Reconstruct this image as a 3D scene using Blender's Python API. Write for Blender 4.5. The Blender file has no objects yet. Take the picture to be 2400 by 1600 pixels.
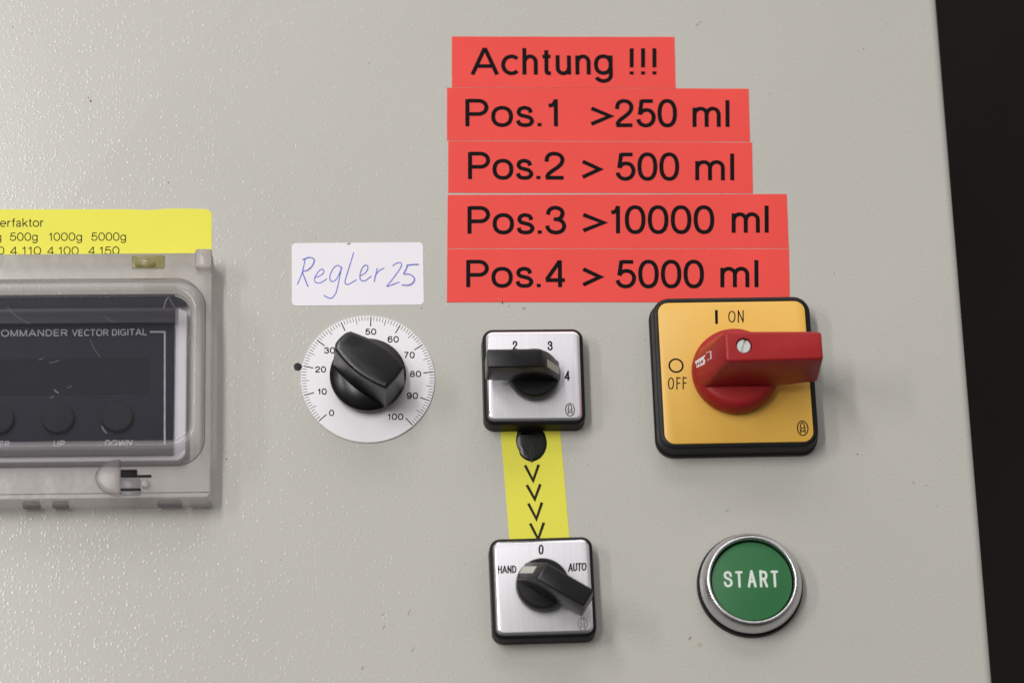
import bpy, bmesh, math, random
from mathutils import Vector, Matrix
from mathutils.noise import noise as pnoise

random.seed(7)
S = bpy.context.scene
COL = S.collection
MM = 0.001

# ------------------------------------------------------------------ camera
cam = bpy.data.cameras.new('camera')
cam.sensor_width = 36.0
cam.lens = 105.0
cam.clip_start = 0.01
cam.clip_end = 20.0
cam.dof.use_dof = True
cam.dof.focus_distance = 0.872
cam.dof.aperture_fstop = 11.0
camo = bpy.data.objects.new('camera', cam)
COL.objects.link(camo)
camo.matrix_world = Matrix.Translation((-0.04926, -0.82340, -0.29191)) @ Matrix([[0.998376, 0.008718, -0.056299], [-0.050143, -0.334593, -0.941028], [-0.027041, 0.942322, -0.333613]]).to_4x4()
S.camera = camo

# ------------------------------------------------------------------ light
w = bpy.data.worlds.new('World')
S.world = w
w.use_nodes = True
wn, wl = w.node_tree.nodes, w.node_tree.links
wn.clear()
tc = wn.new('ShaderNodeTexCoord')
sx = wn.new('ShaderNodeSeparateXYZ')
wl.new(tc.outputs['Generated'], sx.inputs[0])
ramp = wn.new('ShaderNodeValToRGB')
ramp.color_ramp.interpolation = 'EASE'
e = ramp.color_ramp.elements
e[0].position, e[0].color = 0.0, (0.03, 0.028, 0.026, 1)
e[1].position, e[1].color = 1.0, (1.45, 1.43, 1.44, 1)
e2 = ramp.color_ramp.elements.new(0.5)
e2.color = (0.30, 0.293, 0.29, 1)
e3 = ramp.color_ramp.elements.new(0.74)
e3.color = (0.42, 0.41, 0.41, 1)
mr = wn.new('ShaderNodeMapRange')
mr.inputs['From Min'].default_value = -1
wl.new(sx.outputs['Z'], mr.inputs['Value'])
wl.new(mr.outputs[0], ramp.inputs[0])
bg = wn.new('ShaderNodeBackground')
bg.inputs['Strength'].default_value = 1.15
wl.new(ramp.outputs[0], bg.inputs['Color'])
wo = wn.new('ShaderNodeOutputWorld')
wl.new(bg.outputs[0], wo.inputs[0])


def area(name, direction, dist, sx, sy, power, col, aim=(0, 0, 0)):
    l = bpy.data.lights.new(name, 'AREA')
    l.shape = 'RECTANGLE'
    l.size, l.size_y, l.energy, l.color = sx, sy, power, col
    o = bpy.data.objects.new(name, l)
    COL.objects.link(o)
    d = Vector(direction).normalized()
    o.location = Vector(aim) + d * dist
    o.rotation_euler = (-d).to_track_quat('-Z', 'Y').to_euler()
    return o


area('tube_lamp', (-0.36, -1.0, 0.12), 1.3, 0.07, 0.70, 9.0, (1.0, 0.985, 0.96), (-0.03, 0, -0.01))
area('side_lamp', (-0.90, -1.0, 0.16), 1.4, 0.10, 0.50, 5.0, (1.0, 0.985, 0.965), (-0.03, 0, -0.01))
area('glint_light', (-0.42, -1.0, 0.52), 1.0, 0.10, 0.18, 1.7, (0.99, 0.99, 1.0), (-0.02, 0, -0.01))  # small lamp added only for extra glints on the paint
area('overhead_lamp', (0.0, -0.85, 1.0), 2.2, 1.4, 0.40, 10.0, (1.0, 0.985, 0.97))

S.render.engine = 'CYCLES'
S.cycles.max_bounces = 12
S.cycles.transparent_max_bounces = 24
S.cycles.use_denoising = True
S.view_settings.view_transform = 'Standard'
S.view_settings.look = 'None'
S.view_settings.exposure = -0.30
S.view_settings.gamma = 1.0
S.view_settings.use_curve_mapping = False


# ------------------------------------------------------------------ materials
def mat(name, col, rough=0.5, metal=0.0, spec=0.5, var=0.04, vscale=60.0, bump=0.0, bscale=900.0,
        rvar=0.0, coat=0.0, stretch=None):
    m = bpy.data.materials.new(name)
    m.use_nodes = True
    nt = m.node_tree
    n, l = nt.nodes, nt.links
    b = n['Principled BSDF']
    b.inputs['Roughness'].default_value = rough
    b.inputs['Metallic'].default_value = metal
    b.inputs['Specular IOR Level'].default_value = spec
    b.inputs['Coat Weight'].default_value = coat
    b.inputs['Coat Roughness'].default_value = 0.15
    tc = n.new('ShaderNodeTexCoord')
    mp = n.new('ShaderNodeMapping')
    l.new(tc.outputs['Object'], mp.inputs[0])
    if stretch:
        mp.inputs['Scale'].default_value = stretch
    nz = n.new('ShaderNodeTexNoise')
    nz.inputs['Scale'].default_value = vscale
    nz.inputs['Detail'].default_value = 5
    l.new(mp.outputs[0], nz.inputs['Vector'])
    r = n.new('ShaderNodeMapRange')
    r.inputs['From Min'].default_value, r.inputs['From Max'].default_value = 0.25, 0.75
    r.inputs['To Min'].default_value, r.inputs['To Max'].default_value = 1 - var, 1 + var
    l.new(nz.outputs['Fac'], r.inputs['Value'])
    vm = n.new('ShaderNodeVectorMath')
    vm.operation = 'SCALE'
    vm.inputs[0].default_value = col
    l.new(r.outputs[0], vm.inputs['Scale'])
    l.new(vm.outputs[0], b.inputs['Base Color'])
    if rvar:
        r2 = n.new('ShaderNodeMapRange')
        r2.inputs['From Min'].default_value, r2.inputs['From Max'].default_value = 0.3, 0.7
        r2.inputs['To Min'].default_value, r2.inputs['To Max'].default_value = rough - rvar, rough + rvar
        l.new(nz.outputs['Fac'], r2.inputs['Value'])
        l.new(r2.outputs[0], b.inputs['Roughness'])
    if bump:
        nb = n.new('ShaderNodeTexNoise')
        nb.inputs['Scale'].default_value = bscale
        nb.inputs['Detail'].default_value = 3
        l.new(mp.outputs[0], nb.inputs['Vector'])
        bp = n.new('ShaderNodeBump')
        bp.inputs['Distance'].default_value = bump * MM
        bp.inputs['Strength'].default_value = 1.0
        l.new(nb.outputs['Fac'], bp.inputs['Height'])
        l.new(bp.outputs[0], b.inputs['Normal'])
    return m


def panel_paint():
    m = mat('textured_grey_paint', (0.462, 0.450, 0.410), rough=0.265, spec=0.55, var=0.028, vscale=14)
    nt = m.node_tree
    n, l = nt.nodes, nt.links
    b = n['Principled BSDF']
    tc = n.new('ShaderNodeTexCoord')
    warp = n.new('ShaderNodeTexNoise')
    warp.inputs['Scale'].default_value = 300
    warp.inputs['Detail'].default_value = 1.0
    l.new(tc.outputs['Object'], warp.inputs['Vector'])
    wv = n.new('ShaderNodeVectorMath')
    wv.operation = 'MULTIPLY_ADD'
    wv.inputs[1].default_value = (0.0010, 0.0010, 0.0010)
    l.new(warp.outputs['Color'], wv.inputs[0])
    l.new(tc.outputs['Object'], wv.inputs[2])
    vor = n.new('ShaderNodeTexVoronoi')
    vor.feature = 'F1'
    vor.inputs['Scale'].default_value = 900
    l.new(wv.outputs[0], vor.inputs['Vector'])
    r = n.new('ShaderNodeMapRange')
    r.interpolation_type = 'SMOOTHSTEP'
    r.inputs['From Min'].default_value, r.inputs['From Max'].default_value = 0.46, 0.0
    l.new(vor.outputs['Distance'], r.inputs['Value'])
    sepc = n.new('ShaderNodeSeparateColor')
    l.new(vor.outputs['Color'], sepc.inputs[0])
    gate = n.new('ShaderNodeMapRange')
    gate.inputs['From Min'].default_value, gate.inputs['From Max'].default_value = 0.02, 0.95
    l.new(sepc.outputs[0], gate.inputs['Value'])
    add = n.new('ShaderNodeMath')
    add.operation = 'MULTIPLY'
    l.new(gate.outputs[0], add.inputs[0])
    l.new(r.outputs[0], add.inputs[1])
    bp = n.new('ShaderNodeBump')
    bp.inputs['Distance'].default_value = 0.064 * MM
    if 'Filter Width' in bp.inputs:
        bp.inputs['Filter Width'].default_value = 0.3
    bp.inputs['Strength'].default_value = 1.0
    l.new(add.outputs[0], bp.inputs['Height'])
    l.new(bp.outputs[0], b.inputs['Normal'])
    return m


def clear(name, tint, opac, rough=0.1, milk=(0.7, 0.68, 0.68), bump=0.0, bscale=300, gloss=0.5):
    """Clear or frosted moulded plastic: see-through, partly scattering, with a Fresnel gloss."""
    m = bpy.data.materials.new(name)
    m.use_nodes = True
    n, l = m.node_tree.nodes, m.node_tree.links
    n.clear()
    out = n.new('ShaderNodeOutputMaterial')
    tr = n.new('ShaderNodeBsdfTransparent')
    tr.inputs['Color'].default_value = (*tint, 1)
    lw = n.new('ShaderNodeLayerWeight')
    lw.inputs['Blend'].default_value = 0.5
    pw = n.new('ShaderNodeMath')
    pw.operation = 'POWER'
    pw.inputs[1].default_value = 2.2
    l.new(lw.outputs['Facing'], pw.inputs[0])
    mc = n.new('ShaderNodeMix')
    mc.data_type = 'RGBA'
    mc.inputs['A'].default_value = (*tint, 1)
    mc.inputs['B'].default_value = (tint[0] * 0.5, tint[1] * 0.48, tint[2] * 0.5, 1)
    l.new(pw.outputs[0], mc.inputs['Factor'])
    l.new(mc.outputs['Result'], tr.inputs['Color'])
    df = n.new('ShaderNodeBsdfDiffuse')
    df.inputs['Color'].default_value = (*milk, 1)
    tl = n.new('ShaderNodeBsdfTranslucent')
    tl.inputs['Color'].default_value = (*milk, 1)
    mx0 = n.new('ShaderNodeMixShader')
    mx0.inputs[0].default_value = 0.4
    l.new(df.outputs[0], mx0.inputs[1])
    l.new(tl.outputs[0], mx0.inputs[2])
    mx1 = n.new('ShaderNodeMixShader')
    tc = n.new('ShaderNodeTexCoord')
    nz = n.new('ShaderNodeTexNoise')
    nz.inputs['Scale'].default_value = 70
    nz.inputs['Detail'].default_value = 6
    l.new(tc.outputs['Object'], nz.inputs['Vector'])
    mr = n.new('ShaderNodeMapRange')
    mr.inputs['From Min'].default_value, mr.inputs['From Max'].default_value = 0.3, 0.7
    mr.inputs['To Min'].default_value, mr.inputs['To Max'].default_value = opac * 0.85, min(1, opac * 1.15)
    l.new(nz.outputs['Fac'], mr.inputs['Value'])
    l.new(mr.outputs[0], mx1.inputs[0])
    l.new(tr.outputs[0], mx1.inputs[1])
    l.new(mx0.outputs[0], mx1.inputs[2])
    gl = n.new('ShaderNodeBsdfGlossy')
    gl.inputs['Roughness'].default_value = rough
    fr = n.new('ShaderNodeLayerWeight')
    fr.inputs['Blend'].default_value = 0.12
    ml = n.new('ShaderNodeMath')
    ml.operation = 'MULTIPLY_ADD'
    ml.inputs[1].default_value = gloss
    ml.inputs[2].default_value = 0.03 * gloss
    l.new(fr.outputs['Fresnel'], ml.inputs[0])
    mx2 = n.new('ShaderNodeMixShader')
    l.new(ml.outputs[0], mx2.inputs[0])
    l.new(mx1.outputs[0], mx2.inputs[1])
    l.new(gl.outputs[0], mx2.inputs[2])
    l.new(mx2.outputs[0], out.inputs[0])
    if bump:
        nb = n.new('ShaderNodeTexNoise')
        nb.inputs['Scale'].default_value = bscale
        l.new(tc.outputs['Object'], nb.inputs['Vector'])
        bp = n.new('ShaderNodeBump')
        bp.inputs['Distance'].default_value = bump * MM
        l.new(nb.outputs['Fac'], bp.inputs['Height'])
        for s in (df, gl):
            l.new(bp.outputs[0], s.inputs['Normal'])
    return m


M = dict(
    paint=panel_paint(),
    dirt=mat('brown_dirt', (0.10, 0.075, 0.045), 0.9, var=0.4, vscale=900),
    dirt_pale=mat('pale_glue_residue', (0.37, 0.34, 0.26), 0.8, var=0.3, vscale=900),
    wall=mat('dark_workshop_wall', (0.0205, 0.0178, 0.0152), 0.95, spec=0.1, var=0.35, vscale=4),
    red_label=mat('red_film', (0.735, 0.072, 0.060), 0.5, spec=0.14, var=0.05, vscale=40, bump=0.01, bscale=300),
    yellow_label=mat('yellow_film', (0.69, 0.648, 0.07), 0.5, spec=0.2, var=0.025, vscale=40, bump=0.012, bscale=250),
    white_label=mat('white_paper_label', (0.74, 0.71, 0.755), 0.5, spec=0.2, var=0.02, vscale=60, bump=0.008, bscale=500),
    ink=mat('black_print', (0.006, 0.005, 0.006), 0.6, spec=0.06, var=0.3, vscale=500),
    ink_soft=mat('worn_grey_print', (0.10, 0.095, 0.10), 0.55, var=0.3, vscale=500),
    ink_olive=mat('thin_black_print', (0.018, 0.017, 0.006), 0.6, spec=0.15, var=0.3, vscale=500),
    pen=mat('blue_ballpoint_ink', (0.15, 0.17, 0.56), 0.5, var=0.5, vscale=1400),
    marker=mat('black_marker_ink', (0.006, 0.0065, 0.005), 0.30, spec=0.42, var=0.7, vscale=180, bump=0.12, bscale=330,
               stretch=(1.0, 1.0, 0.35)),
    black=mat('black_plastic', (0.008, 0.0075, 0.0085), 0.46, spec=0.22, var=0.25, vscale=120, bump=0.008, bscale=1400, rvar=0.06),
    knob_black=mat('black_knob_plastic', (0.0055, 0.005, 0.006), 0.30, spec=0.38, var=0.25, vscale=120, bump=0.006, bscale=1300, rvar=0.05),
    brushed=mat('brushed_aluminium', (0.60, 0.586, 0.614), 0.56, metal=0.55, var=0.07, vscale=3200, bump=0.006, bscale=5200,
                rvar=0.03, stretch=(1.0, 1.0, 0.02)),
    polished=mat('polished_aluminium_edge', (0.86, 0.85, 0.88), 0.22, metal=0.9, var=0.03, vscale=200),
    chrome=mat('satin_chrome', (0.60, 0.585, 0.60), 0.30, metal=1.0, var=0.04, vscale=300, rvar=0.05),
    zinc=mat('zinc_screw', (0.66, 0.66, 0.65), 0.42, metal=0.75, var=0.12, vscale=900, bump=0.03, bscale=1500),
    yellow_plate=mat('yellow_plastic', (0.70, 0.405, 0.062), 0.42, var=0.03, vscale=50, bump=0.006, bscale=700, rvar=0.05),
    red_knob=mat('red_plastic', (0.325, 0.015, 0.0165), 0.42, spec=0.25, var=0.07, vscale=80, bump=0.012, bscale=900, rvar=0.06),
    green=mat('green_plastic', (0.030, 0.145, 0.052), 0.42, spec=0.25, var=0.05, vscale=90, bump=0.004, bscale=700),
    start_print=mat('pale_print', (0.60, 0.66, 0.60), 0.5, var=0.05),
    white_print=mat('white_print', (0.72, 0.70, 0.72), 0.5, var=0.05),
    dial=mat('white_dial', (0.74, 0.715, 0.745), 0.38, var=0.02, vscale=60),
    pointer=mat('pointer_inlay', (0.42, 0.41, 0.36), 0.5, var=0.06),
    keypad=mat('slate_keypad', (0.021, 0.020, 0.029), 0.6, spec=0.10, var=0.07, vscale=130, bump=0.006, bscale=900),
    keypad_dark=mat('dark_display', (0.015, 0.0148, 0.018), 0.6, spec=0.08, var=0.05, vscale=130),
    keypad_band=mat('grey_keypad_header', (0.045, 0.043, 0.052), 0.5, var=0.15, vscale=130),
    key=mat('key_rubber', (0.017, 0.017, 0.019), 0.65, spec=0.12, var=0.2, vscale=300),
    key_print=mat('grey_keypad_print', (0.30, 0.29, 0.31), 0.5, var=0.25, vscale=700),
    bezel=mat('pale_bezel', (0.66, 0.635, 0.67), 0.45, var=0.03),
    frost=clear('frosted_plastic', (0.96, 0.945, 0.935), 0.40, rough=0.28, milk=(0.72, 0.68, 0.675), bump=0.25, bscale=130, gloss=0.8),
    rim=clear('moulded_clear_rim', (0.95, 0.94, 0.95), 0.20, rough=0.14, milk=(0.70, 0.67, 0.69), bump=0.12, bscale=160, gloss=1.0),
    pane=clear('clear_window', (0.95, 0.95, 0.955), 0.010, rough=0.05, milk=(0.60, 0.58, 0.66), bump=0.02, bscale=60, gloss=0.55),
    lens=clear('clear_latch_plastic', (0.97, 0.96, 0.955), 0.22, rough=0.25, milk=(0.66, 0.62, 0.61), gloss=0.6),
    scuff=clear('scuffed_plastic', (0.95, 0.95, 0.95), 0.35, rough=0.4, milk=(0.7, 0.68, 0.72), gloss=0.4),
    seam_shade=clear('painted_seam_shade', (0.62, 0.60, 0.60), 0.30, rough=0.3, milk=(0.20, 0.185, 0.185), gloss=0.4),
    lug=clear('dirty_clear_plastic', (0.80, 0.78, 0.79), 0.40, rough=0.3, milk=(0.48, 0.46, 0.48), gloss=0.6),
    olive=clear('yellowish_clear_plastic', (0.9, 0.87, 0.62), 0.30, rough=0.2, milk=(0.45, 0.42, 0.26), gloss=0.7),
)


# ------------------------------------------------------------------ mesh helpers (millimetres: x right, z up, h out of the panel)
def V(x, z, h):
    return Vector((x * MM, -h * MM, z * MM))


def world_of(o):
    m = o.matrix_basis.copy()
    if o.parent:
        m = world_of(o.parent) @ o.matrix_parent_inverse @ m
    return m


def finish(name, bm, material, parent=None, smooth=35, mats=None, absolute=True):
    """Link the mesh as one object; absolute: the mesh is in panel coordinates, else about its parent's own base."""
    bmesh.ops.recalc_face_normals(bm, faces=bm.faces[:])
    me = bpy.data.meshes.new(name)
    bm.to_mesh(me)
    bm.free()
    for mm in (mats or [material]):
        me.materials.append(mm)
    if smooth:
        me.polygons.foreach_set('use_smooth', [True] * len(me.polygons))
        me.set_sharp_from_angle(angle=math.radians(smooth))
    o = bpy.data.objects.new(name, me)
    COL.objects.link(o)
    if parent:
        o.parent = parent
        if absolute:
            o.matrix_parent_inverse = world_of(parent).inverted()
    return o


def shift(bm, origin):
    """Re-express a mesh built in panel coordinates about a thing's own base point."""
    bmesh.ops.translate(bm, verts=bm.verts[:], vec=-V(origin[0], origin[1], 0))


def tag(o, label, cat, group=None):
    o['label'] = label
    o['category'] = cat
    if group:
        o['group'] = group
    return o


def thing(name, label, cat, at, group=None, rot=0.0):
    o = bpy.data.objects.new(name, None)
    o.empty_display_size = 0.01
    COL.objects.link(o)
    o.location = V(at[0], at[1], 0)
    o.rotation_euler = (0, -math.radians(rot), 0)
    return tag(o, label, cat, group)


def rrect(x0, x1, z0, z1, r, n=7):
    """Rounded rectangle outline, counter-clockwise seen from the front."""
    pts = []
    for cx, cz, a in ((x1 - r, z0 + r, -90), (x1 - r, z1 - r, 0), (x0 + r, z1 - r, 90), (x0 + r, z0 + r, 180)):
        for i in range(n + 1):
            t = math.radians(a + 90.0 * i / n)
            pts.append((cx + r * math.cos(t), cz + r * math.sin(t)))
    return pts


def crect(w, r, h=None, n=7):
    h = h or w
    return rrect(-w / 2, w / 2, -h / 2, h / 2, r, n)


def circle(r, n=72, cx=0, cz=0):
    return [(cx + r * math.cos(2 * math.pi * i / n), cz + r * math.sin(2 * math.pi * i / n)) for i in range(n)]


def loft(bm, rings, cap0=True, cap1=True):
    """rings: list of (outline, h); all outlines with the same number of points."""
    vs = [[bm.verts.new(V(x, z, h)) for x, z in pts] for pts, h in rings]
    n = len(vs[0])
    for a, b in zip(vs, vs[1:]):
        for i in range(n):
            j = (i + 1) % n
            bm.faces.new((a[i], a[j], b[j], b[i]))
    if cap0:
        bm.faces.new(list(reversed(vs[0])))
    if cap1:
        bm.faces.new(vs[-1])
    return vs


def inset(pts, d):
    n = len(pts)
    out = []
    for i in range(n):
        a, b, c = Vector(pts[i - 1]), Vector(pts[i]), Vector(pts[(i + 1) % n])
        e1, e2 = (b - a).normalized(), (c - b).normalized()
        n1, n2 = Vector((-e1.y, e1.x)), Vector((-e2.y, e2.x))
        m = (n1 + n2)
        m = m / max(0.5, m.length_squared / 2) if m.length > 1e-6 else n1
        out.append(tuple(b + m * d))
    return out


def slab(bm, pts, h0, h1, r=0.05, steps=1):
    """Flat slab with a rounded front edge."""
    rings = [(pts, h0), (pts, h1 - r)]
    for k in range(1, steps + 1):
        t = math.pi / 2 * k / steps
        rings.append((inset(pts, r * (1 - math.cos(t))), h1 - r + r * math.sin(t)))
    loft(bm, rings)


def box(bm, x0, x1, z0, z1, h0, h1, bev=0.0):
    pts = [(x0, z0), (x1, z0), (x1, z1), (x0, z1)]
    if bev:
        slab(bm, rrect(x0, x1, z0, z1, bev, 3), h0, h1, bev, 2)
    else:
        loft(bm, [(pts, h0), (pts, h1)])


def hull_bevel(points, bev, seg=3):
    bm = bmesh.new()
    for p in points:
        bm.verts.new(V(*p))
    bmesh.ops.convex_hull(bm, input=bm.verts[:])
    bmesh.ops.dissolve_limit(bm, angle_limit=math.radians(2), verts=bm.verts[:], edges=bm.edges[:])
    bmesh.ops.bevel(bm, geom=bm.edges[:], offset=bev * MM, segments=seg, profile=0.5, affect='EDGES', clamp_overlap=True)
    return bm


def merge(bm, other):
    me = bpy.data.meshes.new('tmp')
    other.to_mesh(me)
    other.free()
    bm.from_mesh(me)
    bpy.data.meshes.remove(me)


# ------------------------------------------------------------------ lettering drawn as pen strokes
def spl(pts, closed=False, n=7):
    P = [Vector(p) for p in pts]
    out = []
    m = len(P)
    rng = range(m) if closed else range(m - 1)
    for i in rng:
        if closed:
            a, b, c, d = P[i - 1], P[i], P[(i + 1) % m], P[(i + 2) % m]
        else:
            b, c = P[i], P[i + 1]
            a = P[i - 1] if i else b * 2 - c
            d = P[i + 2] if i + 2 < m else c * 2 - b
        for k in range(n):
            t = k / n
            out.append(0.5 * ((2 * b) + (c - a) * t + (2 * a - 5 * b + 4 * c - d) * t * t + (3 * b - a - 3 * c + d) * t ** 3))
    if not closed:
        out.append(P[-1])
    return [(p.x, p.y) for p in out]


def arc(cx, cy, rx, ry, a0, a1, n=18, ex=2.0):
    out = []
    for i in range(n + 1):
        t = math.radians(a0 + (a1 - a0) * i / n)
        c, s = math.cos(t), math.sin(t)
        out.append((cx + rx * math.copysign(abs(c) ** (2 / ex), c), cy + ry * math.copysign(abs(s) ** (2 / ex), s)))
    return out


def ell(cx, cy, rx, ry, ex=2.25):
    return arc(cx, cy, rx, ry, 0, 360, 36, ex)[:-1] + ['closed']


XH = 0.685
ARCH = [(0, 0.47)] + arc(0.19, 0.47, 0.185, XH - 0.47, 165, 0, 12) + [(0.375, 0.0)]
SIX = spl([(.55, .74), (.47, .9), (.32, .95), (.15, .88), (.05, .68), (.02, .42), (.06, .2), (.17, .07), (.3, .045), (.45, .09), (.55, .22), (.56, .36), (.48, .53), (.33, .6), (.16, .54), (.05, .4)])
SCAP = spl([(.62, .72), (.55, .88), (.36, .95), (.15, .9), (.06, .76), (.13, .62), (.34, .53), (.56, .44), (.65, .27), (.57, .11), (.36, .045), (.13, .1), (.03, .28)])
SLOW = spl([(.41, .50), (.37, .63), (.22, .685), (.08, .64), (.03, .52), (.09, .42), (.23, .375), (.38, .32), (.45, .2), (.38, .08), (.22, .045), (.06, .09), (.0, .22)])
# glyph: (left bearing, right bearing, strokes), cap height 1
G = {
    'A': (.03, .03, [[(.04, 0), (.45, 1)], [(.45, 1), (.86, 0)], [(.18, .32), (.72, .32)]]),
    'C': (.08, .06, [arc(.40, .5, .38, .455, 42, 318, 26)]),
    'D': (.12, .07, [[(.05, 0), (.05, 1)], [(.05, .945), (.32, .945)] + arc(.32, .5, .36, .445, 90, -90, 18) + [(.05, .055)]]),
    'E': (.12, .05, [[(.05, 0), (.05, 1)], [(.05, .945), (.62, .945)], [(.05, .52), (.57, .52)], [(.05, .055), (.63, .055)]]),
    'F': (.12, .04, [[(.05, 0), (.05, 1)], [(.05, .945), (.58, .945)], [(.05, .50), (.52, .50)]]),
    'G': (.08, .08, [arc(.41, .5, .39, .455, 45, 325, 26), [(.42, .46), (.80, .46)], [(.755, .49), (.755, .0)]]),
    'H': (.12, .12, [[(.05, 0), (.05, 1)], [(.68, 0), (.68, 1)], [(.05, .52), (.68, .52)]]),
    'I': (.13, .13, [[(.05, 0), (.05, 1)]]),
    'L': (.12, .03, [[(.05, 0), (.05, 1)], [(.05, .055), (.58, .055)]]),
    'M': (.12, .12, [[(.05, 0), (.05, 1)], [(.06, .98), (.42, .04)], [(.42, .04), (.78, .98)], [(.79, 0), (.79, 1)]]),
    'N': (.12, .12, [[(.05, 0), (.05, 1)], [(.06, .96), (.66, .04)], [(.67, 0), (.67, 1)]]),
    'O': (.07, .07, [ell(.42, .5, .40, .455)]),
    'P': (.12, .05, [[(.05, 0), (.05, 1)], [(.05, .945), (.40, .945)] + arc(.40, .70, .25, .245, 90, -90, 16) + [(.05, .455)]]),
    'R': (.12, .04, [[(.05, 0), (.05, 1)], [(.05, .945), (.42, .945)] + arc(.42, .715, .25, .23, 90, -90, 16) + [(.05, .485)], [(.40, .48), (.68, 0)]]),
    'S': (.06, .06, [SCAP]),
    'T': (.03, .03, [[(.36, 0), (.36, .95)], [(.0, .945), (.72, .945)]]),
    'U': (.11, .11, [[(.05, 1), (.05, .33)] + arc(.36, .33, .31, .285, 180, 360, 18) + [(.67, 1)]]),
    'V': (.02, .02, [[(.04, 1), (.42, .02)], [(.42, .02), (.80, 1)]]),
    'W': (.02, .02, [[(.03, 1), (.28, .02)], [(.28, .02), (.55, .98)], [(.55, .98), (.82, .02)], [(.82, .02), (1.07, 1)]]),
    'a': (.05, .04, [spl([(.05, .52), (.09, .64), (.22, .685), (.36, .64), (.40, .52)]) + [(.40, .15), (.42, .06), (.48, .05)],
                     spl([(.40, .42), (.26, .385), (.10, .34), (.035, .2), (.09, .08), (.2, .045), (.33, .1), (.40, .22)])]),
    'c': (.06, .04, [arc(.29, .365, .275, .32, 45, 315, 22)]),
    'e': (.06, .05, [[(.02, .375), (.56, .375)] + arc(.29, .365, .27, .32, 2, 318, 26)]),
    'f': (.03, .02, [[(.15, 0), (.15, .80), (.17, .90), (.25, .95), (.33, .945)], [(.0, .68), (.32, .68)]]),
    'g': (.06, .10, [ell(.26, .375, .245, .315), [(.505, .72), (.505, -.03)] + arc(.26, -.03, .245, .21, 0, -160, 14)]),
    'h': (.11, .10, [[(.0, 0), (.0, 1)], ARCH]),
    'k': (.11, .02, [[(.0, 0), (.0, 1)], [(.02, .26), (.42, .70)], [(.17, .43), (.46, 0)]]),
    'l': (.11, .11, [[(.0, 0), (.0, 1)]]),
    'm': (.11, .10, [[(.0, 0), (.0, .72)], ARCH, [(x + .375, y) for x, y in ARCH]]),
    'n': (.11, .10, [[(.0, 0), (.0, .72)], ARCH]),
    'o': (.06, .06, [ell(.29, .365, .28, .32)]),
    'r': (.11, .02, [[(.0, 0), (.0, .72)], spl([(.0, .42), (.05, .58), (.15, .66), (.27, .675)])]),
    's': (.05, .05, [SLOW]),
    't': (.03, .03, [[(.13, .92), (.13, .17)] + [(.14, .09), (.19, .05), (.28, .05)], [(.0, .68), (.27, .68)]]),
    'u': (.10, .11, [[(.375 - x, .73 - y) for x, y in ARCH], [(.375, .72), (.375, 0)]]),
    '0': (.06, .06, [ell(.31, .5, .285, .455, 2.3)]),
    '1': (.13, .20, [[(.25, 0), (.25, 1)], spl([(.02, .765), (.12, .78), (.20, .85), (.245, .97)])]),
    '2': (.06, .06, [spl([(.03, .65), (.06, .82), (.15, .92), (.30, .95), (.47, .9), (.56, .77), (.54, .61), (.42, .46), (.25, .33), (.1, .2), (.04, .06)]), [(.0, .055), (.60, .055)]]),
    '3': (.06, .06, [spl([(.03, .70), (.08, .86), (.2, .945), (.34, .945), (.47, .87), (.51, .74), (.46, .6), (.34, .535), (.22, .53)]),
                     spl([(.22, .53), (.36, .525), (.5, .44), (.56, .29), (.51, .14), (.40, .065), (.27, .045), (.12, .09), (.03, .2), (.01, .3)])]),
    '4': (.04, .04, [[(.46, 0), (.46, 1)], [(.455, .97), (.03, .28)], [(.0, .26), (.62, .26)]]),
    '5': (.06, .06, [[(.55, .945), (.13, .945)], [(.14, .99), (.065, .44)], spl([(.065, .46), (.17, .58), (.32, .615), (.47, .57), (.57, .42), (.56, .24), (.46, .1), (.3, .045), (.14, .08), (.04, .18), (.01, .28)])]),
    '6': (.06, .06, [SIX]),
    '7': (.06, .05, [[(0, .945), (.58, .945)], spl([(.56, .93), (.4, .72), (.27, .45), (.2, .2), (.18, 0)])]),
    '8': (.06, .06, [ell(.29, .73, .22, .215), ell(.29, .285, .27, .24)]),
    '9': (.06, .06, [[(.58 - x, 1 - y) for x, y in SIX]]),
    '.': (.10, .10, [[(.055, 0), (.055, .125)]]),
    '>': (.06, .06, [[(0, .68), (.70, .39), (0, .10)]]),
    '!': (.12, .12, [[(.06, .27), (.06, 1)], [(.06, 0), (.06, .125)]]),
    ' ': (.2, .2, []),
}


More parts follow.
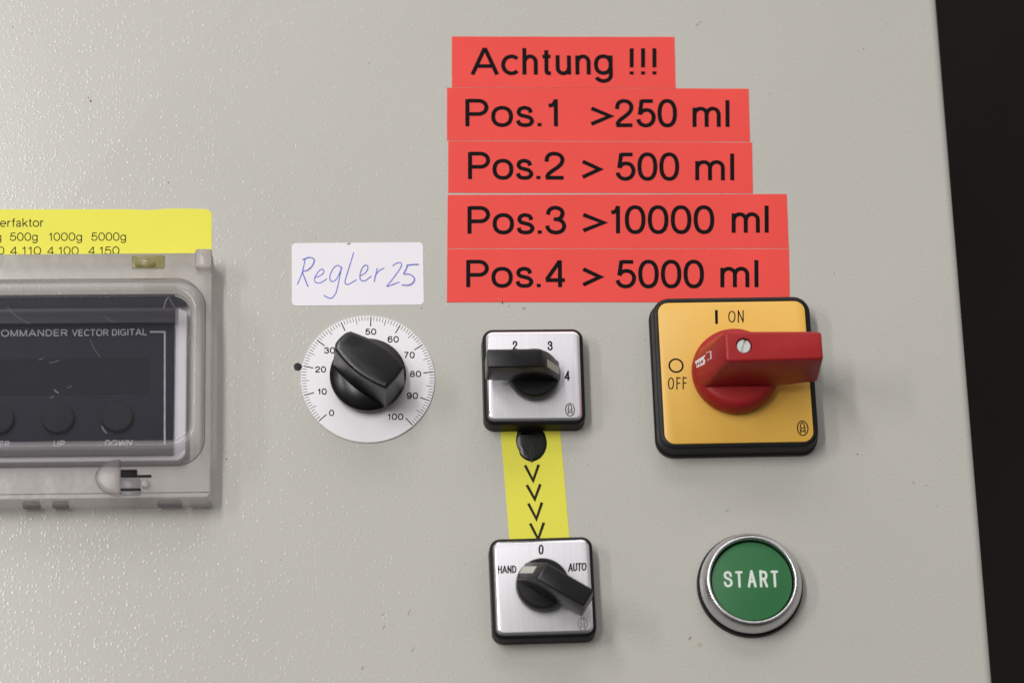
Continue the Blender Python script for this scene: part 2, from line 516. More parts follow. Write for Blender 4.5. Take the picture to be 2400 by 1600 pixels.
def ribbon(bm, pts, hw, h, rnd=False, ramp=0.0):
    """One pen stroke on the plane at height h: a strip of half-width hw with mitred joins."""
    closed = pts and pts[-1] == 'closed'
    if closed:
        pts = pts[:-1]
    P = [Vector(pts[0])]
    for p in pts[1:]:
        p = Vector(p)
        if (p - P[-1]).length > 1e-4:
            P.append(p)
    n = len(P)
    if n < 2:
        return
    L, R = [], []
    for i in range(n):
        if closed:
            d1, d2 = (P[i] - P[i - 1]).normalized(), (P[(i + 1) % n] - P[i]).normalized()
        else:
            d1 = (P[i] - P[i - 1]).normalized() if i else (P[1] - P[0]).normalized()
            d2 = (P[i + 1] - P[i]).normalized() if i + 1 < n else d1
        n1, n2 = Vector((-d1.y, d1.x)), Vector((-d2.y, d2.x))
        m = n1 + n2
        m = n1 if m.length < 0.3 else m / (m.length_squared / 2)
        if m.length > 2.2:
            m = m.normalized() * 2.2
        hh = h + ramp * i / n
        L.append(bm.verts.new(V(*(P[i] + m * hw), hh)))
        R.append(bm.verts.new(V(*(P[i] - m * hw), hh)))
    for i in range(n if closed else n - 1):
        j = (i + 1) % n
        bm.faces.new((L[i], R[i], R[j], L[j]))
    if rnd and not closed:
        for q, d, a, b in ((P[0], (P[0] - P[1]).normalized(), L[0], R[0]), (P[-1], (P[-1] - P[-2]).normalized(), R[-1], L[-1])):
            hh = h if q is P[0] else h + ramp * (n - 1) / n
            nn = Vector((-d.y, d.x)) * hw
            arcv = []
            for k in range(1, 6):
                t = math.pi * k / 6
                arcv.append(bm.verts.new(V(*(q - nn * math.cos(t) + d * hw * math.sin(t)), hh)))
            bm.faces.new([a] + arcv + [b])


SPC = 0.62


def word(bm, text, p0, p1, pt, h, sw=0.115, rnd=False, spc=SPC):
    """Set text with its ink running from p0 to p1 on the baseline; pt is the cap-height point above p0; sw is the stroke width."""
    p0, p1, pt = Vector(p0), Vector(p1), Vector(pt)
    u = (p1 - p0)
    width = u.length
    u.normalize()
    vv = pt - p0
    cap = vv.length
    hw = sw * cap / 2
    x = 0.0
    strokes = []
    for ch in text:
        lb, rb, st = G[ch]
        xs = [p[0] for s in st for p in s if p != 'closed']
        lo, hi = (min(xs), max(xs)) if xs else (0, 0)
        lb, rb = lb * spc, rb * spc
        x += lb + sw / 2
        for s in st:
            strokes.append([(p if p == 'closed' else (p[0] - lo + x, p[1])) for p in s])
        x += (hi - lo) + rb + sw / 2
    xs = [p[0] for s in strokes for p in s if p != 'closed']
    lo, hi = min(xs), max(xs)
    k = (width - 2 * hw) / (hi - lo) if hi > lo else 1.0
    for i, s in enumerate(strokes):
        q = []
        for p in s:
            if p == 'closed':
                q.append(p)
                continue
            # keep the ends of rounded strokes inside the cap height
            y = p[1]
            if rnd:
                y = sw / 2 + y * (1 - sw)
            w_ = p0 + u * (hw + (p[0] - lo) * k) + vv * y
            q.append((w_.x, w_.y))
        ribbon(bm, q, hw, h + 0.003 * i, rnd, 0.002)


def oval_emblem(bm, c, rx, rz, h, sw):
    """The small maker's sign: a bell over a bold M inside an upright oval."""
    k = 0
    def st(pts, f=1.0):
        nonlocal k
        ribbon(bm, [(p if p == 'closed' else (c[0] + p[0] * rx, c[1] + p[1] * rz)) for p in pts], sw * f / 2, h + 0.003 * k, False, 0.001)
        k += 1
    st(arc(0, 0, 1, 1, 0, 360, 40)[:-1] + ['closed'], 0.8)
    st(spl([(-.46, .10), (-.37, .26), (-.31, .52), (-.14, .75), (.14, .75), (.31, .52), (.37, .26), (.46, .10)]), 0.75)
    st(spl([(-.55, .10), (-.2, .02), (.2, .02), (.55, .10)]), 0.75)
    st([(-.42, -.62), (-.42, -.10)], .8)
    st([(-.42, -.14), (0, -.50)], .6)
    st([(0, -.50), (.42, -.14)], .6)
    st([(.42, -.62), (.42, -.10)], .8)
    st([(-.56, -.62), (-.28, -.62)], 0.5)
    st([(.28, -.62), (.56, -.62)], 0.5)


def sheet(bm, pts, h0=0.0, h1=0.11, nx=12, nz=3, wav=0.0, seed=0.0):
    """A stuck-on film sticker from four corners (tl, tr, br, bl) with real thickness and slightly uneven cut edges."""
    tl, tr, br, bl = [Vector(p) for p in pts]
    out = []
    for a, b, n in ((bl, br, nx), (br, tr, nz), (tr, tl, nx), (tl, bl, nz)):
        d = (b - a).normalized()
        nn = Vector((-d.y, d.x))
        for i in range(n):
            t = i / n
            wv = 0 if i == 0 else wav * pnoise(Vector((a.x * .3 + t * 6, a.y * .3, seed)))
            out.append(tuple(a.lerp(b, t) + nn * wv))
    loft(bm, [(out, h0), (out, h1 - 0.03), (inset(out, 0.03), h1)])


# ------------------------------------------------------------------ setting
bm = bmesh.new()
box(bm, -900, 1500, -900, 900, -900, -860)
bw = finish('back_wall', bm, M['wall'], smooth=0)
bw['kind'] = 'structure'

# the cabinet door: front face at h = 0, rounded fold along its right edge
XE = 134.0
bm = bmesh.new()
cab = thing('control_cabinet', 'pale grey textured metal cabinet door carrying all the switches and stickers', 'cabinet', (XE - 300, 0))

R0 = 2.6
rings = [(rrect(XE - 600, XE, -400, 400, 4.0, 6), -60)]
for k in range(9):
    a_ = math.pi / 2 * k / 8
    d = R0 * (1 - math.cos(a_))
    rings.append((rrect(XE - 600 + d, XE - d, -400 + d, 400 - d, 4.0, 6), -R0 * (1 - math.sin(a_))))
loft(bm, rings)
finish('door_panel', bm, M['paint'], cab, smooth=40)

# dirt on the paint: specks and two smears of old glue, each a tiny raised crumb
bm = bmesh.new()
def crumb(bm, c, r, seed, sx=1.0, ang=0.0, hh=0.05):
    pts = []
    n = 14
    for i in range(n):
        t = 2 * math.pi * i / n
        rr = r * (0.75 + 0.6 * pnoise(Vector((math.cos(t) * 1.7, math.sin(t) * 1.7, seed))))
        x, z = rr * math.cos(t) * sx, rr * math.sin(t)
        pts.append((c[0] + x * math.cos(ang) - z * math.sin(ang), c[1] + x * math.sin(ang) + z * math.cos(ang)))
    loft(bm, [(pts, 0.0), (inset(pts, r * 0.15), hh), (inset(pts, r * 0.45), hh * 1.4)], cap0=False)
for i, (c, r) in enumerate([
        ((-124.14, 77.44), .42), ((-124.92, 78.56), .26), ((-100.71, 50.92), .24), ((-112.96, 76.97), .16), ((-40.84, 89.59), .18), ((-93.14, 95.16), .13),
        ((-67.72, 87.86), .17), ((-148.03, 102.00), .2), ((-142.22, 99.72), .18), ((99.72, -35.69), .30), ((119.17, -45.38), .24), ((80.30, 79.05), .2), ((110.12, 93.74), .24),
        ((118.07, 102.05), .18), ((-26.32, 10.61), .2), ((-57.21, 32.92), .18), ((-20.40, -7.34), .16), ((20.96, -38.15), .16), ((39.16, 0.04), .2), ((122.05, 74.76), .16),
        ((-83.27, -35.03), .28), ((-83.15, -33.10), .16), ((-44.70, -97.14), .2), ((22.45, -91.62), .17), ((43.51, -38.16), .16), ((121.70, -51.59), .18), ((-67.77, -65.30), .16),
        ((-100.98, -84.50), .14), ((52.71, -53.30), .14), ((96.42, 20.63), .16), ((108.17, -3.67), .14), ((94.38, -69.74), .15), ((31.58, -87.66), .15), ((-15.22, -67.01), .14)]):
    crumb(bm, c, r, i * 3.1)
for a_, q_ in [((-38.93, -85.89), (-38.19, -84.67)), ((-30.71, -92.56), (-30.21, -91.21)), ((-31.75, -81.91), (-31.00, -80.30)), ((-44.94, -97.26), (-44.46, -96.41)), ((-39.12, -81.80), (-38.50, -81.19)), ((115.14, -44.16), (115.95, -44.95)), ((60.19, -52.12), (61.16, -52.38))]:
    ribbon(bm, [a_, q_], 0.06, 0.03)
finish('dirt_specks', bm, M['dirt'], cab)['kind'] = 'stuff'
bm = bmesh.new()
for i, (c, r, sx_) in enumerate([((59.43, 102.08), .75, 1.0), ((60.52, 102.94), .4, 1.4), ((-3.67, 13.10), .7, 1.5), ((-2.43, 12.28), .9, 1.2), ((-0.70, 11.20), .45, 1.0),
                                ((3.80, 10.35), .5, 1.6), ((48.16, -89.64), .5, 1.8), ((50.75, -91.42), .9, 1.2), ((-17.14, 81.31), .3, 1.2), ((-47.41, 30.95), .45, 2.2)]):
    crumb(bm, c, r * 0.85, 50 + i * 2.3, sx_, i * .7, 0.08 if i != 9 else 0.16)
finish('glue_residue', bm, M['dirt_pale'], cab)['kind'] = 'stuff'

# ------------------------------------------------------------------ stickers
def sticker(name, label, group, pts, m, words, ink, sw, h=0.0, wav=0.06, seed=0.0, thick=0.11, rnd=False):
    c = [(pts[0][0] + pts[2][0]) / 2, (pts[0][1] + pts[2][1]) / 2]
    bm = bmesh.new()
    sheet(bm, pts, h, h + thick, 24, 6, wav, seed)
    shift(bm, c)
    o = finish(name, bm, m, smooth=30)
    o.location = V(c[0], c[1], 0)
    tag(o, label, 'sticker', group)
    if words:
        b = bmesh.new()
        for i, (t, a, q, p) in enumerate(words):
            word(b, t, a, q, p, h + thick + 0.02 + 0.04 * 0, sw, rnd)
        finish('lettering', b, ink, o, smooth=0)
    return o

RG = 'red stickers stacked above the switches'
sticker('red_sticker', 'short red sticker reading Achtung !!! at the top of the stack', RG,
        [(-15.64, 98.30), (52.27, 97.90), (51.87, 80.82), (-15.99, 81.41)], M['red_label'],
        [('Achtung', (-10.31, 85.55), (32.94, 85.37), (-10.11, 94.38)), ('!!!', (38.02, 85.35), (46.22, 85.32), (38.38, 94.15))], M['ink'], .143, seed=1)
sticker('red_sticker', 'red sticker reading Pos.1 >250 ml just below the Achtung sticker', RG,
        [(-17.45, 81.30), (74.08, 80.55), (73.58, 63.08), (-17.79, 64.04)], M['red_label'],
        [('Pos.1', (-12.20, 68.53), (15.75, 68.39), (-12.01, 77.43)), ('>250', (25.12, 68.22), (51.73, 68.09), (25.44, 77.14)), ('ml', (56.35, 68.00), (67.62, 67.95), (56.77, 76.82))], M['ink'], .143, seed=2)
sticker('red_sticker', 'red sticker reading Pos.2 > 500 ml in the middle of the stack', RG,
        [(-17.42, 63.87), (74.17, 62.90), (73.54, 46.30), (-17.76, 47.06)], M['red_label'],
        [('Pos.2', (-11.77, 51.42), (17.51, 51.19), (-11.58, 60.15)), ('>', (21.92, 50.99), (28.27, 50.95), (22.22, 59.73)), ('500', (32.42, 50.81), (51.58, 50.69), (32.76, 59.61)), ('ml', (56.34, 50.60), (68.13, 50.53), (56.75, 59.30))], M['ink'], .143, seed=3)
sticker('red_sticker', 'long red sticker reading Pos.3 >10000 ml below a thin pale gap', RG,
        [(-17.93, 46.43), (83.70, 46.06), (83.34, 28.63), (-18.37, 29.33)], M['red_label'],
        [('Pos.3', (-12.32, 33.91), (17.09, 33.70), (-12.12, 42.64)), ('>10000', (21.48, 33.78), (61.33, 33.50), (21.79, 42.59)), ('ml', (66.44, 33.63), (77.59, 33.61), (66.89, 42.35))], M['ink'], .143, seed=4)
sticker('red_sticker', 'long red sticker reading Pos.4 > 5000 ml at the bottom, touching the yellow switch', RG,
        [(-18.38, 29.16), (83.38, 28.45), (82.66, 11.53), (-18.82, 12.34)], M['red_label'],
        [('Pos.4', (-13.06, 17.03), (16.74, 16.78), (-12.87, 25.53)), ('>', (20.88, 16.63), (27.10, 16.58), (21.18, 25.21)), ('5000', (31.09, 16.49), (57.37, 16.28), (31.43, 25.13)), ('ml', (62.18, 16.35), (73.57, 16.31), (62.61, 24.95))], M['ink'], .143, seed=5)

# yellow sticker above the clear cover: rounded corner, curled top edge
bm = bmesh.new()
out = []
TL, TR, BR, BL = (-205.0, 37.9), (-87.89, 42.37), ((-87.89, 42.37)[0] + 0.15, 25.2), (-205.0, 25.2)
out = [BL, BR, (TR[0], TR[1] - 1.6)]
out += [(TR[0] - 2.6 + 2.6 * math.cos(t), TR[1] - 1.7 + 1.7 * math.sin(t)) for t in [math.radians(a_) for a_ in (15, 35, 55, 75, 90)]]
out += [(-96.41, 42.57), (-101.46, 42.53), (-103.81, 42.25), (-106.50, 42.13), (-109.86, 42.33), (-114.90, 42.44), (-133.35, 42.53), (-150.08, 42.64), TL]
loft(bm, [(out, 0.0), (out, 0.09), (inset(out, 0.03), 0.12)])
yc = (-120.0, 26.0)
shift(bm, yc)
ys = tag(finish('yellow_sticker', bm, M['yellow_label'], smooth=30), 'yellow sticker with rows of gram values tucked behind the clear cover', 'sticker')
ys.location = V(*yc, 0)
b = bmesh.new()
for t, a_, q, p in [('erfaktor', (-149.91, 37.05), (-137.06, 37.04), (-149.99, 39.73)), ('g', (-150.98, 32.65), (-149.38, 32.64), (-151.06, 35.18)), ('500g', (-146.95, 32.66), (-138.78, 32.60), (-147.03, 35.23)),
                    ('1000g', (-135.61, 32.58), (-125.83, 32.51), (-135.68, 35.14)), ('5000g', (-123.16, 32.52), (-112.96, 32.45), (-123.21, 35.09)),
                    ('0', (-150.15, 28.33), (-148.39, 28.32), (-150.23, 30.85)), ('4.110', (-146.83, 28.30), (-137.67, 28.23), (-146.90, 30.82)), ('4.100', (-136.01, 28.22), (-126.74, 28.15), (-136.07, 30.74)),
                    ('4.150', (-124.01, 28.17), (-114.83, 28.10), (-124.06, 30.69))]:
    word(b, t, a_, q, p, 0.14, .112)
finish('lettering', b, M['ink_olive'], ys, smooth=0)

# handwritten white label
P = [(-64.28, 31.32), (-25.59, 31.17), (-25.72, 11.66), (-64.32, 11.91)]
x0, x1, z1, z0 = P[0][0], P[1][0], P[0][1], P[2][1]
bm = bmesh.new()
o_ = rrect(x0, x1, z0, z1, 1.25, 6)
loft(bm, [(o_, 0.0), (o_, 0.08), (inset(o_, 0.03), 0.11)])
wc = ((x0 + x1) / 2, (z0 + z1) / 2)
shift(bm, wc)
wlab = tag(finish('white_sticker', bm, M['white_label'], smooth=30), 'white rounded paper sticker with blue handwriting Regler 25 above the dial', 'sticker')
wlab.location = V(*wc, 0)
hand = [[(-60.29, 26.50), (-60.84, 23.73), (-61.56, 21.06), (-62.65, 18.32)], [(-61.04, 26.10), (-59.58, 26.72), (-58.21, 26.62), (-57.72, 25.72), (-58.47, 23.94), (-59.81, 22.74), (-61.14, 22.31), (-60.65, 20.61), (-60.16, 19.18), (-59.58, 17.67)],
        [(-57.58, 20.50), (-56.41, 20.76), (-55.24, 21.55), (-54.86, 22.44), (-55.44, 23.07), (-56.40, 22.36), (-57.24, 21.03), (-57.62, 19.70), (-57.09, 18.76), (-55.67, 18.88), (-54.09, 19.94)],
        [(-49.90, 23.56), (-50.65, 24.19), (-51.82, 23.57), (-52.75, 21.97), (-53.17, 20.33), (-52.68, 19.17), (-51.51, 19.56), (-50.42, 21.33), (-49.65, 23.56), (-50.17, 20.97), (-50.78, 17.86), (-51.46, 15.43), (-52.59, 13.97), (-53.63, 14.07), (-54.91, 14.79)],
        [(-46.11, 28.09), (-46.80, 25.63), (-47.75, 22.51), (-48.61, 19.54), (-48.53, 18.38), (-47.58, 18.28), (-45.36, 19.60)],
        [(-44.18, 20.84), (-42.76, 21.72), (-41.91, 23.14), (-42.23, 24.12), (-43.07, 23.95), (-43.92, 22.48), (-44.31, 20.70), (-43.95, 19.41), (-42.70, 19.35), (-41.02, 20.68)],
        [(-39.16, 23.21), (-39.60, 21.33), (-40.08, 19.11)], [(-39.94, 20.45), (-39.18, 21.78), (-38.25, 22.66), (-37.16, 23.19)],
        [(-34.56, 23.97), (-33.76, 24.59), (-32.71, 24.94), (-31.97, 24.58), (-32.32, 23.29), (-33.68, 21.20), (-35.21, 19.07), (-36.36, 17.57), (-35.23, 17.83), (-32.80, 18.78)],
        [(-30.47, 24.12), (-28.76, 24.29), (-27.04, 24.36)], [(-30.31, 24.03), (-30.74, 22.83), (-31.39, 21.36), (-30.26, 21.35), (-29.02, 20.89), (-28.28, 19.91), (-28.64, 18.75), (-29.90, 17.87), (-31.98, 17.89)]]
b = bmesh.new()
for i, st in enumerate(hand):
    ribbon(b, spl(st, n=6), 0.165, 0.13 + 0.006 * i, True, 0.003)
    if i in (1, 9, 10):
        ribbon(b, spl([(x + 0.12, z - 0.10) for x, z in st], n=6), 0.10, 0.21 + 0.006 * i, True, 0.003)
finish('handwriting', b, M['pen'], wlab, smooth=0)

# ------------------------------------------------------------------ dial with its black knob
DC = (-42.28, -11.28)
dial = thing('dial_control', 'round white dial scaled 0 to 100 with a black pointer knob', 'dial', DC)
bm = bmesh.new()
loft(bm, [(circle(19.45, 120), 0.0), (circle(19.45, 120), 0.42), (circle(19.30, 120), 0.55)])
finish('scale_plate', bm, M['dial'], dial, absolute=False)
bm = bmesh.new()
A50 = 86.7
for i in range(101):
    a_ = math.radians(A50 + 135.0 - 2.7 * i)
    r1, r0, hw = (19.25, 17.95, 0.075)
    if i % 10 == 0:
        r0, hw = 16.2, 0.15
    elif i % 5 == 0:
        r0, hw = 17.1, 0.08
    if i % 10 == 0:
        r1 = 19.15
    ribbon(bm, [(r0 * math.cos(a_), r0 * math.sin(a_)), (r1 * math.cos(a_), r1 * math.sin(a_))], hw, 0.58)
finish('scale_ticks', bm, M['ink'], dial, smooth=0, absolute=False)
b = bmesh.new()
for t, a_, q, p in [('0', (-53.66, -22.49), (-52.19, -22.51), (-53.65, -20.73)), ('10', (-56.94, -15.94), (-54.27, -15.97), (-56.93, -14.16)), ('20', (-57.64, -9.16), (-54.44, -9.19), (-57.63, -7.38)),
                    ('30', (-54.98, -3.34), (-51.76, -3.37), (-54.97, -1.51)), ('40', (-49.17, 0.98), (-45.95, 0.95), (-49.16, 2.78)), ('50', (-42.97, 2.33), (-39.70, 2.30), (-42.95, 4.13)), ('60', (-36.46, -0.10), (-33.16, -0.13), (-36.44, 1.74)),
                    ('70', (-31.74, -5.01), (-28.60, -5.04), (-31.71, -3.17)), ('80', (-30.10, -10.83), (-26.80, -10.86), (-30.07, -9.04)), ('90', (-31.11, -17.50), (-27.82, -17.54), (-31.08, -15.68)),
                    ('100', (-36.78, -23.88), (-32.19, -23.93), (-36.75, -22.07))]:
    word(b, t, a_, q, p, 0.59, .175)
finish('scale_numerals', b, M['ink'], dial, smooth=0)

# knob: conical skirt and a bowed grip across it
bm = bmesh.new()
C0 = (-42.29 - DC[0], -11.1 - DC[1])
rr = [(10.4, 1.2), (10.95, 2.2), (11.12, 3.2), (11.05, 3.9), (10.6, 4.4), (9.9, 4.9), (7.0, 6.2), (3.0, 6.6)]
loft(bm, [(circle(r, 96, *C0), h) for r, h in rr])
wing = [(-51.85, -8.6), (-50.4, -10.75), (-48.6, -12.95), (-46.6, -14.95), (-44.4, -16.75), (-42.0, -18.35), (-39.7, -19.65), (-37.35, -20.75), (-34.7, -17.9), (-32.3, -14.4),
        (-33.4, -12.3), (-35.2, -10.2), (-37.3, -8.3), (-39.8, -6.7), (-42.6, -5.25), (-45.2, -4.1), (-47.2, -3.3), (-48.6, -3.75), (-50.1, -5.0), (-51.5, -6.8)]
wing = [(x - DC[0], z - DC[1]) for x, z in wing]
wing = spl(wing[:8], n=4)[:-1] + spl(wing[7:10], n=3)[:-1] + spl(wing[9:17], n=4)[:-1] + spl(wing[16:] + [wing[0]], n=4)[:-1]
# widen towards the base for the mould draft
base = inset(wing, -0.55)
rings = [(base, 3.4), (inset(wing, -0.12), 16.0), (inset(wing, 0.0), 19.0)]
for k in range(1, 5):
    t = math.pi / 2 * k / 4
    rings.append((inset(wing, 0.75 * (1 - math.cos(t))), 19.0 + 0.75 * math.sin(t)))
rings.append((inset(wing, 1.6), 19.9))
loft(bm, rings)
finish('knob', bm, M['knob_black'], dial, smooth=32, absolute=False)

# black pen blob beside the 20 of the dial
bm = bmesh.new()
cx, cz = (-62.69, -7.24)
pts = [(1.22 * math.cos(2 * math.pi * i / 28) * (1 + .14 * pnoise(Vector((math.cos(i * .224) * 2, math.sin(i * .224) * 2, 3)))),
        1.22 * math.sin(2 * math.pi * i / 28) * (1 + .14 * pnoise(Vector((math.cos(i * .224) * 2, math.sin(i * .224) * 2, 3))))) for i in range(28)]
loft(bm, [(pts, 0.0), (inset(pts, 0.1), 0.02), (inset(pts, 0.3), 0.03)])
ribbon(bm, [(0.3, 0.15), (1.9, -0.02)], 0.13, 0.05)
blob = tag(finish('ink_dot', bm, M['marker']), 'black ink dot drawn on the grey paint beside the 20 of the dial', 'ink mark')
blob.location = V(cx, cz, 0)

# ------------------------------------------------------------------ small rotary switches
SG = 'small square rotary switches with silver plates'
def make_switch(label, at, rot):
    t = thing('rotary_switch', label, 'switch', at, SG, rot)
    bm = bmesh.new()
    rim = crect(29.3, 3.1)
    rings = [(crect(29.5, 3.2), 0.0), (crect(29.5, 3.2), 1.0), (rim, 5.4), (inset(rim, 0.25), 6.1), (inset(rim, 0.6), 6.35), (inset(rim, 0.85), 6.4), (inset(rim, 0.95), 5.9)]
    loft(bm, rings)
    finish('base_frame', bm, M['black'], t, absolute=False)
    bm = bmesh.new()
    pl = crect(27.3, 2.1)
    loft(bm, [(pl, 5.2), (pl, 6.45), (inset(pl, 0.12), 6.62), (inset(pl, 0.75), 6.98), (inset(pl, 0.9), 7.02)])
    bm.normal_update()
    for f in bm.faces:
        if abs(f.normal.y) < 0.95:
            f.material_index = 1
    finish('face_plate', bm, None, t, mats=[M['brushed'], M['polished']], absolute=False)
    return t

def make_knob(parent, pointer, at):
    k = bmesh.new()
    loft(k, [(circle(7.45, 80), 8.2), (circle(7.62, 80), 8.5), (circle(7.6, 80), 9.6), (circle(7.42, 80), 10.5), (circle(7.1, 80), 11.2), (circle(6.85, 80), 11.45), (circle(6.2, 80), 11.5)])
    loft(k, [(circle(3.6, 40), 6.5), (circle(3.6, 40), 8.6)])
    wlo, whi, B, T = 2.55, 3.05, 11.3, 23.0
    pts = [(-14.1, -wlo, T), (-14.1, whi, T), (1.15, -wlo, T), (1.15, whi, T), (-14.35, -wlo - .15, B + .9), (-14.35, whi + .15, B + .9),
           (-7.0, -wlo - .15, B), (-7.0, whi + .15, B), (7.25, -wlo - .15, B), (7.25, whi + .15, B)]
    merge(k, hull_bevel(pts, 0.5))
    ko = finish('knob', k, M['knob_black'], parent, smooth=38, absolute=False)
    ko.location = V(at[0], at[1], 0)
    ko.rotation_euler = (0, -math.radians(pointer), 0)
    # pale inlay on the sloping tail, set a hair proud of it
    b = bmesh.new()
    def on(s, y, lift):
        x = 1.15 + (7.25 - 1.15) * s
        h = T + (B - T) * s
        n = Vector((T - B, 7.25 - 1.15)).normalized() * lift
        return V(x + n.x, y, h + n.y)
    q0 = [b.verts.new(on(s, y, -0.2)) for s, y in ((.34, -1.15), (.97, -1.15), (.97, 1.15), (.34, 1.15))]
    q1 = [b.verts.new(on(s, y, 0.06)) for s, y in ((.34, -1.15), (.97, -1.15), (.97, 1.15), (.34, 1.15))]
    b.faces.new(q1)
    for i in range(4):
        b.faces.new((q0[i], q0[(i + 1) % 4], q1[(i + 1) % 4], q1[i]))
    finish('pointer_mark', b, M['pointer'], ko, smooth=0, absolute=False)
    return ko

def copy_part(src, parent):
    c = src.copy()
    COL.objects.link(c)
    c.parent = parent
    return c

s1 = make_switch('small rotary switch numbered 2, 3 and 4, directly under the red stickers', (5.7, -12.95), 0.0)
k1 = make_knob(s1, 0.3, (-0.12, -0.40))
s2 = thing('rotary_switch', 'small rotary switch marked HAND, 0 and AUTO below the yellow arrow strip', 'switch', (6.4, -75.95), SG, 0.9)
for ch in [c for c in s1.children]:
    c = copy_part(ch, s2)
    if c.name.startswith('knob'):
        c.location = V(-0.28, 0.02, 0)
        c.rotation_euler = (0, -math.radians(148.0 - 0.9), 0)
    for g in ch.children:
        copy_part(g, c)

HP = 7.05
b = bmesh.new()
word(b, '2', (-0.37, -5.27), (1.14, -5.29), (-0.29, -2.13), HP, .145, True)
word(b, '3', (9.83, -5.47), (11.35, -5.49), (9.92, -2.30), HP, .145, True)
word(b, '4', (14.44, -14.71), (16.07, -14.72), (14.54, -11.53), HP, .145, True)
finish('lettering', b, M['ink'], s1, smooth=0)
b = bmesh.new()
oval_emblem(b, (15.78, -23.50), 1.27, 1.92, HP, 0.30)
finish('emblem', b, M['ink'], s1, smooth=0)
b = bmesh.new()
word(b, '0', (5.36, -66.64), (6.83, -66.64), (5.46, -63.50), HP, .145, True)
word(b, 'HAND', (-6.35, -71.96), (-1.06, -71.91), (-6.29, -69.62), HP, .15, True, 0.95)
word(b, 'AUTO', (13.54, -71.75), (18.81, -71.46), (13.70, -69.22), HP, .15, True, 0.95)
finish('lettering', b, M['ink'], s2, smooth=0)
b = bmesh.new()
oval_emblem(b, (17.21, -86.89), 1.27, 1.88, HP, 0.24)
finish('emblem', b, M['ink_soft'], s2, smooth=0)

# ------------------------------------------------------------------ yellow strip of arrows between the two switches
bm = bmesh.new()
TLs, TRs, BRs, BLs = (-4.06, -27.05), (13.22, -26.92), (14.91, -60.71), (-2.35, -60.49)
hs = [(0.0, 0.0), (0.0, 1.0)]
front, back = [], []
up = 0.5
rows = []
for hgt, t in hs:
    a = Vector(TLs).lerp(Vector(BLs), t)
    q = Vector(TRs).lerp(Vector(BRs), t)
    rows.append((a, q, hgt))
n = len(rows)
vf = [[bm.verts.new(V(p.x, p.y, hgt + 0.12)) for p in (a, q)] for a, q, hgt in rows]
vb = [[bm.verts.new(V(p.x, p.y, hgt + 0.0)) for p in (a, q)] for a, q, hgt in rows]
for i in range(n - 1):
    bm.faces.new((vf[i][0], vf[i + 1][0], vf[i + 1][1], vf[i][1]))
    bm.faces.new((vb[i][0], vb[i][1], vb[i + 1][1], vb[i + 1][0]))
    bm.faces.new((vf[i][0], vb[i][0], vb[i + 1][0], vf[i + 1][0]))
    bm.faces.new((vf[i][1], vf[i + 1][1], vb[i + 1][1], vb[i][1]))
bm.faces.new((vf[0][0], vf[0][1], vb[0][1], vb[0][0]))
bm.faces.new((vf[-1][0], vb[-1][0], vb[-1][1], vf[-1][1]))
sc_ = (5.34, -43.51)
shift(bm, sc_)
strip = tag(finish('arrow_strip', bm, M['yellow_label'], smooth=60), 'narrow yellow strip printed with V arrows linking the two silver switches', 'sticker')
strip.location = V(*sc_, 0)
b = bmesh.new()
for i, (l_, m_, r_) in enumerate([((2.72, -37.95), (4.94, -42.62), (6.69, -37.79)), ((3.07, -43.88), (5.25, -48.17), (6.99, -43.66)), ((3.35, -49.42), (5.54, -54.08), (7.29, -49.17)), ((3.70, -55.37), (5.86, -60.06), (7.65, -55.18))]):
    ribbon(b, [l_, m_, r_], 0.41, 0.16 + 0.004 * i)
finish('lettering', b, M['ink_olive'], strip, smooth=0)
b = bmesh.new()
pts = [(1.12, -27.41), (0.72, -28.20), (0.40, -29.39), (0.29, -30.75), (0.51, -32.11), (1.09, -33.61), (1.43, -34.90), (2.67, -36.14), (4.59, -36.86), (6.64, -36.29), (8.05, -34.97), (8.86, -33.45), (9.29, -31.59), (9.07, -29.61), (8.69, -28.24), (7.95, -27.48), (7.01, -27.17), (4.16, -27.19)]
pts = list(reversed(spl(pts, closed=True, n=4)))
pts = list(reversed(pts))
if sum(a[0] * c[1] - c[0] * a[1] for a, c in zip(pts, pts[1:] + pts[:1])) < 0:
    pts.reverse()
loft(b, [(pts, 0.08), (inset(pts, 0.06), 0.20), (inset(pts, 0.3), 0.36), (inset(pts, 0.8), 0.52), (inset(pts, 1.5), 0.60)])
box_v = [(2.13, -31.88), (4.59, -36.86), (6.33, -32.43)]
for k_ in (0, 1):
    ribbon(b, box_v[k_:k_ + 2], 0.26, 0.63 + 0.004 * k_, True)
finish('marker_blot', b, M['marker'], strip, smooth=30)

# ------------------------------------------------------------------ main switch: black base, yellow plate, red handle
ms = thing('main_switch', 'large yellow main switch with a red turning handle, marked ON and OFF', 'switch', (64.25, -12.55), None, 0.4)
bm = bmesh.new()
o0, o1 = crect(47.4, 5.2), crect(46.3, 4.9)
loft(bm, [(o0, 0.0), (o0, 1.7), (inset(o0, 0.35), 2.1), (inset(o0, 0.4), 2.2), (crect(46.6, 5.0), 2.5), (o1, 6.6), (inset(o1, 0.18), 7.2), (inset(o1, 0.5), 7.45), (inset(o1, 1.3), 7.5), (inset(o1, 1.42), 6.9)])
finish('base_frame', bm, M['black'], ms, absolute=False)
bm = bmesh.new()
pl = crect(43.3, 3.1)
loft(bm, [(pl, 6.2), (pl, 7.25), (inset(pl, 0.08), 7.4), (inset(pl, 0.25), 7.48)])
finish('face_plate', bm, M['yellow_plate'], ms, absolute=False)
HY = 7.51
b = bmesh.new()
ribbon(b, [(59.51, 2.22), (59.66, 6.55)], 0.40, HY)
word(b, 'ON', (62.95, 2.47), (67.49, 2.57), (63.15, 6.38), HY, .085, True, 1.9)
